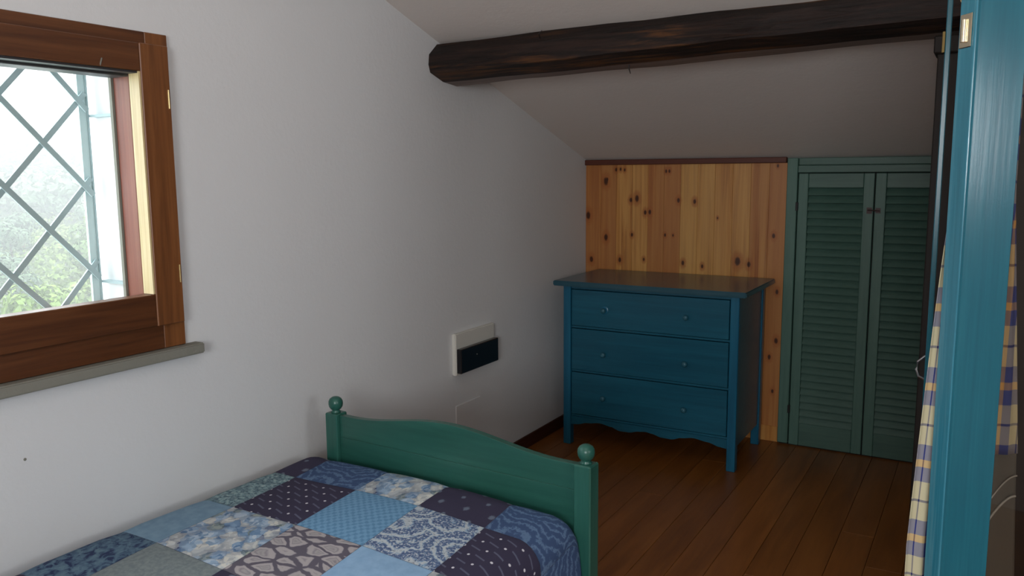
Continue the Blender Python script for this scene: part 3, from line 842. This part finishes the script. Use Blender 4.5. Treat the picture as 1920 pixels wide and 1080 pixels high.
cu2 = thing('cafe_curtain', 'dim plaid half-curtain seen through the glass of the teal door', 'curtain', C0, TH)
bm = hanging(lambda z: .148, lambda z: max(.156, .175+.089*(1.33-z)), lambda u, z: DT+.014+.003*math.sin(u*9),
             1.93, .966, 30, 40, lambda d, z: (.62+d/.085, z/.172+.26))
co = obj('curtain_cloth', bm, M['plaid'], cu2, smooth=True, local=True)
co.modifiers.new('thickness', 'SOLIDIFY').thickness = .0015
bm = bmesh.new(); tube(bm, [(.146, DT+.014, 1.936), (.20, DT+.014, 1.936)], .006, 10); obj('curtain_rod', bm, M['brass'], cu2, local=True)
gc = thing('grey_cloth', 'grey cloth with pale cords hanging behind the lower glass of the teal door', 'cloth', C0, TH)
bm = hanging(lambda z: .150, lambda z: .213+.065*(.97-z), lambda u, z: DT+.026+.003*math.sin(u*5+z*4), 1.02, .30, 12, 24, lambda d, z: (d, z))
co = obj('cloth_sheet', bm, M['greycloth'], gc, smooth=True, local=True)
co.modifiers.new('thickness', 'SOLIDIFY').thickness = .002
for k in range(2):
    z_ = .868+.046*k; bm = bmesh.new()
    tube(bm, [(.152+.0068*i, DT+.019, z_-.055+.055*math.sin(i/9*PI/2)) for i in range(10)], .0016+.0010*(1-k), 6)
    obj('cord', bm, M['scratch'], gc, local=True)

# ------------------------------------------------------------------ hillside outside
def hill_z(x, y):
    d = -x
    if d < 22: return -9.0+.1*d
    base = -6.8+(d-22)*.1065
    return base+1.1*math.sin(y*.06+d*.03)+.8*math.sin(y*.13+2)
def foliage(name, a, b, c):
    t = NT(name, .8, .2); v = t.coord(); n1 = t.noise(v, .9, 4, .65); oi = t.n('ObjectInfo')
    f = t.math('ADD', t.math('MULTIPLY', n1.outputs[0], .8), t.math('MULTIPLY', oi.outputs['Random'], .2))
    t.color(t.ramp(f, [(.3, a), (.5, b), (.7, c)])); return t.m
ML = [foliage('foliage_yellow_green', (.07, .12, .03), (.16, .24, .06), (.28, .36, .11)),
      foliage('foliage_grey_green', (.07, .11, .07), (.13, .19, .12), (.20, .27, .17)),
      foliage('foliage_mid_green', (.05, .10, .03), (.11, .18, .06), (.18, .27, .10))]
M['grass'] = foliage('hillside_scrub', (.10, .14, .07), (.15, .20, .10), (.22, .27, .15))
M['bark'] = plain('bark', (.12, .09, .06), .9)
bm = bmesh.new(); G = []
for i in range(46):
    d = 8+4.6*i; row = []
    for j in range(50):
        y = -60+6*j
        row.append(bm.verts.new((-d, y, hill_z(-d, y))))
    G.append(row)
for i in range(45):
    for j in range(49): bm.faces.new((G[i][j], G[i][j+1], G[i+1][j+1], G[i+1][j]))
hillside = tag(obj('hillside', bm, M['grass'], smooth=True), 'green hillside seen through the window', 'hillside', kind='structure')
rnd = random.Random(11)
def crown_bm(bm, c, r, nleaf, size):
    lobes = [(Vector((rnd.uniform(-.5, .5), rnd.uniform(-.5, .5), rnd.uniform(-.25, .45)))*r, r*rnd.uniform(.45, .7)) for _ in range(7)]
    for _ in range(nleaf):
        lc, lr = rnd.choice(lobes)
        d = Vector((rnd.gauss(0, 1), rnd.gauss(0, 1), rnd.gauss(0, 1))).normalized()
        p = c+lc+d*lr*rnd.uniform(.75, 1.05)
        a = Vector((rnd.gauss(0, 1), rnd.gauss(0, 1), rnd.gauss(0, 1))).normalized(); b = d.cross(a)
        if b.length < .05: continue
        b.normalize(); a = b.cross(d)
        s = size*rnd.uniform(.6, 1.3)
        vs = [bm.verts.new(p+a*s), bm.verts.new(p+b*s*.6+d*s*.2), bm.verts.new(p-a*s), bm.verts.new(p-b*s*.6+d*s*.2)]
        bm.faces.new(vs)
protos = []
for k in range(3):
    b = bmesh.new(); crown_bm(b, Vector((0, 0, 2.2)), 1.5, 900, .17); me = bpy.data.meshes.new('crown'); b.to_mesh(me); b.free(); me.materials.append(ML[k])
    b = bmesh.new(); tube(b, [(0, 0, -.3), (.05, .03, 1.0), (.0, .1, 2.3)], [.14, .11, .05], 7); mk = bpy.data.meshes.new('trunk'); b.to_mesh(mk); b.free(); mk.materials.append(M['bark'])
    protos.append((me, mk))
KIND = ['bushy yellow-green tree on the hillside outside the window', 'grey-green tree on the hillside outside the window', 'mid-green tree on the hillside outside the window']
spots = []
for _ in range(600):
    d = rnd.uniform(24, 58); az = rnd.uniform(math.radians(20), math.radians(42))   # direction measured from -X towards +Y
    x_, y_ = -d, d*math.tan(az)
    if len(spots) >= 60 or any((x_-a)**2+(y_-b)**2 < 15 for a, b in spots): continue
    spots.append((x_, y_))
    k = rnd.choice([0, 0, 1, 2]) if d < 42 else rnd.choice([1, 2, 1, 0])
    r_ = thing('hillside_tree', KIND[k], 'tree', (x_, y_, hill_z(x_, y_)), rnd.uniform(0, 6), group=['yellow-green trees', 'grey-green trees', 'mid-green trees'][k]+' on the hillside')
    s = rnd.uniform(.7, 1.0); r_.scale = (s, s, s*rnd.uniform(.8, 1.1))
    for nm, me in zip(('crown', 'trunk'), protos[k]):
        c = bpy.data.objects.new(nm, me); COL.objects.link(c); c.parent = r_
bm = bmesh.new()
for _ in range(1100):
    d = rnd.uniform(64, 170); az = rnd.uniform(math.radians(18), math.radians(46))
    x_, y_ = -d, d*math.tan(az)
    crown_bm(bm, Vector((x_, y_, hill_z(x_, y_)+1.6)), rnd.uniform(1.6, 2.6), 80, .42)
tag(obj('distant_woodland', bm, ML[1]), 'hazy woodland covering the far hillside outside the window', 'woodland', kind='stuff')

bm = bmesh.new()
for _ in range(900):
    d = rnd.uniform(20, 66); az = rnd.uniform(math.radians(18), math.radians(44))
    x_, y_ = -d, d*math.tan(az)
    if any((x_-a)**2+(y_-b)**2 < 1.2 for a, b in spots): continue
    crown_bm(bm, Vector((x_, y_, hill_z(x_, y_)+.35)), rnd.uniform(.5, .95), 42, .20)
tag(obj('undergrowth', bm, [ML[0]], hillside), None, None, kind='stuff')

# morning mist over the valley (real volume)
t = bpy.data.materials.new('valley_haze'); t.use_nodes = True; nt = t.node_tree; nt.nodes.clear()
ou = nt.nodes.new('ShaderNodeOutputMaterial'); vs_ = nt.nodes.new('ShaderNodeVolumeScatter')
vs_.inputs['Color'].default_value = (.97, .985, 1, 1); vs_.inputs['Density'].default_value = .0085; vs_.inputs['Anisotropy'].default_value = .1
nt.links.new(vs_.outputs[0], ou.inputs['Volume'])
hz = bx('valley_haze', -230, -6, -40, 240, -14, 30, t)
tag(hz, 'pale haze hanging over the valley outside the window', 'haze', kind='stuff')
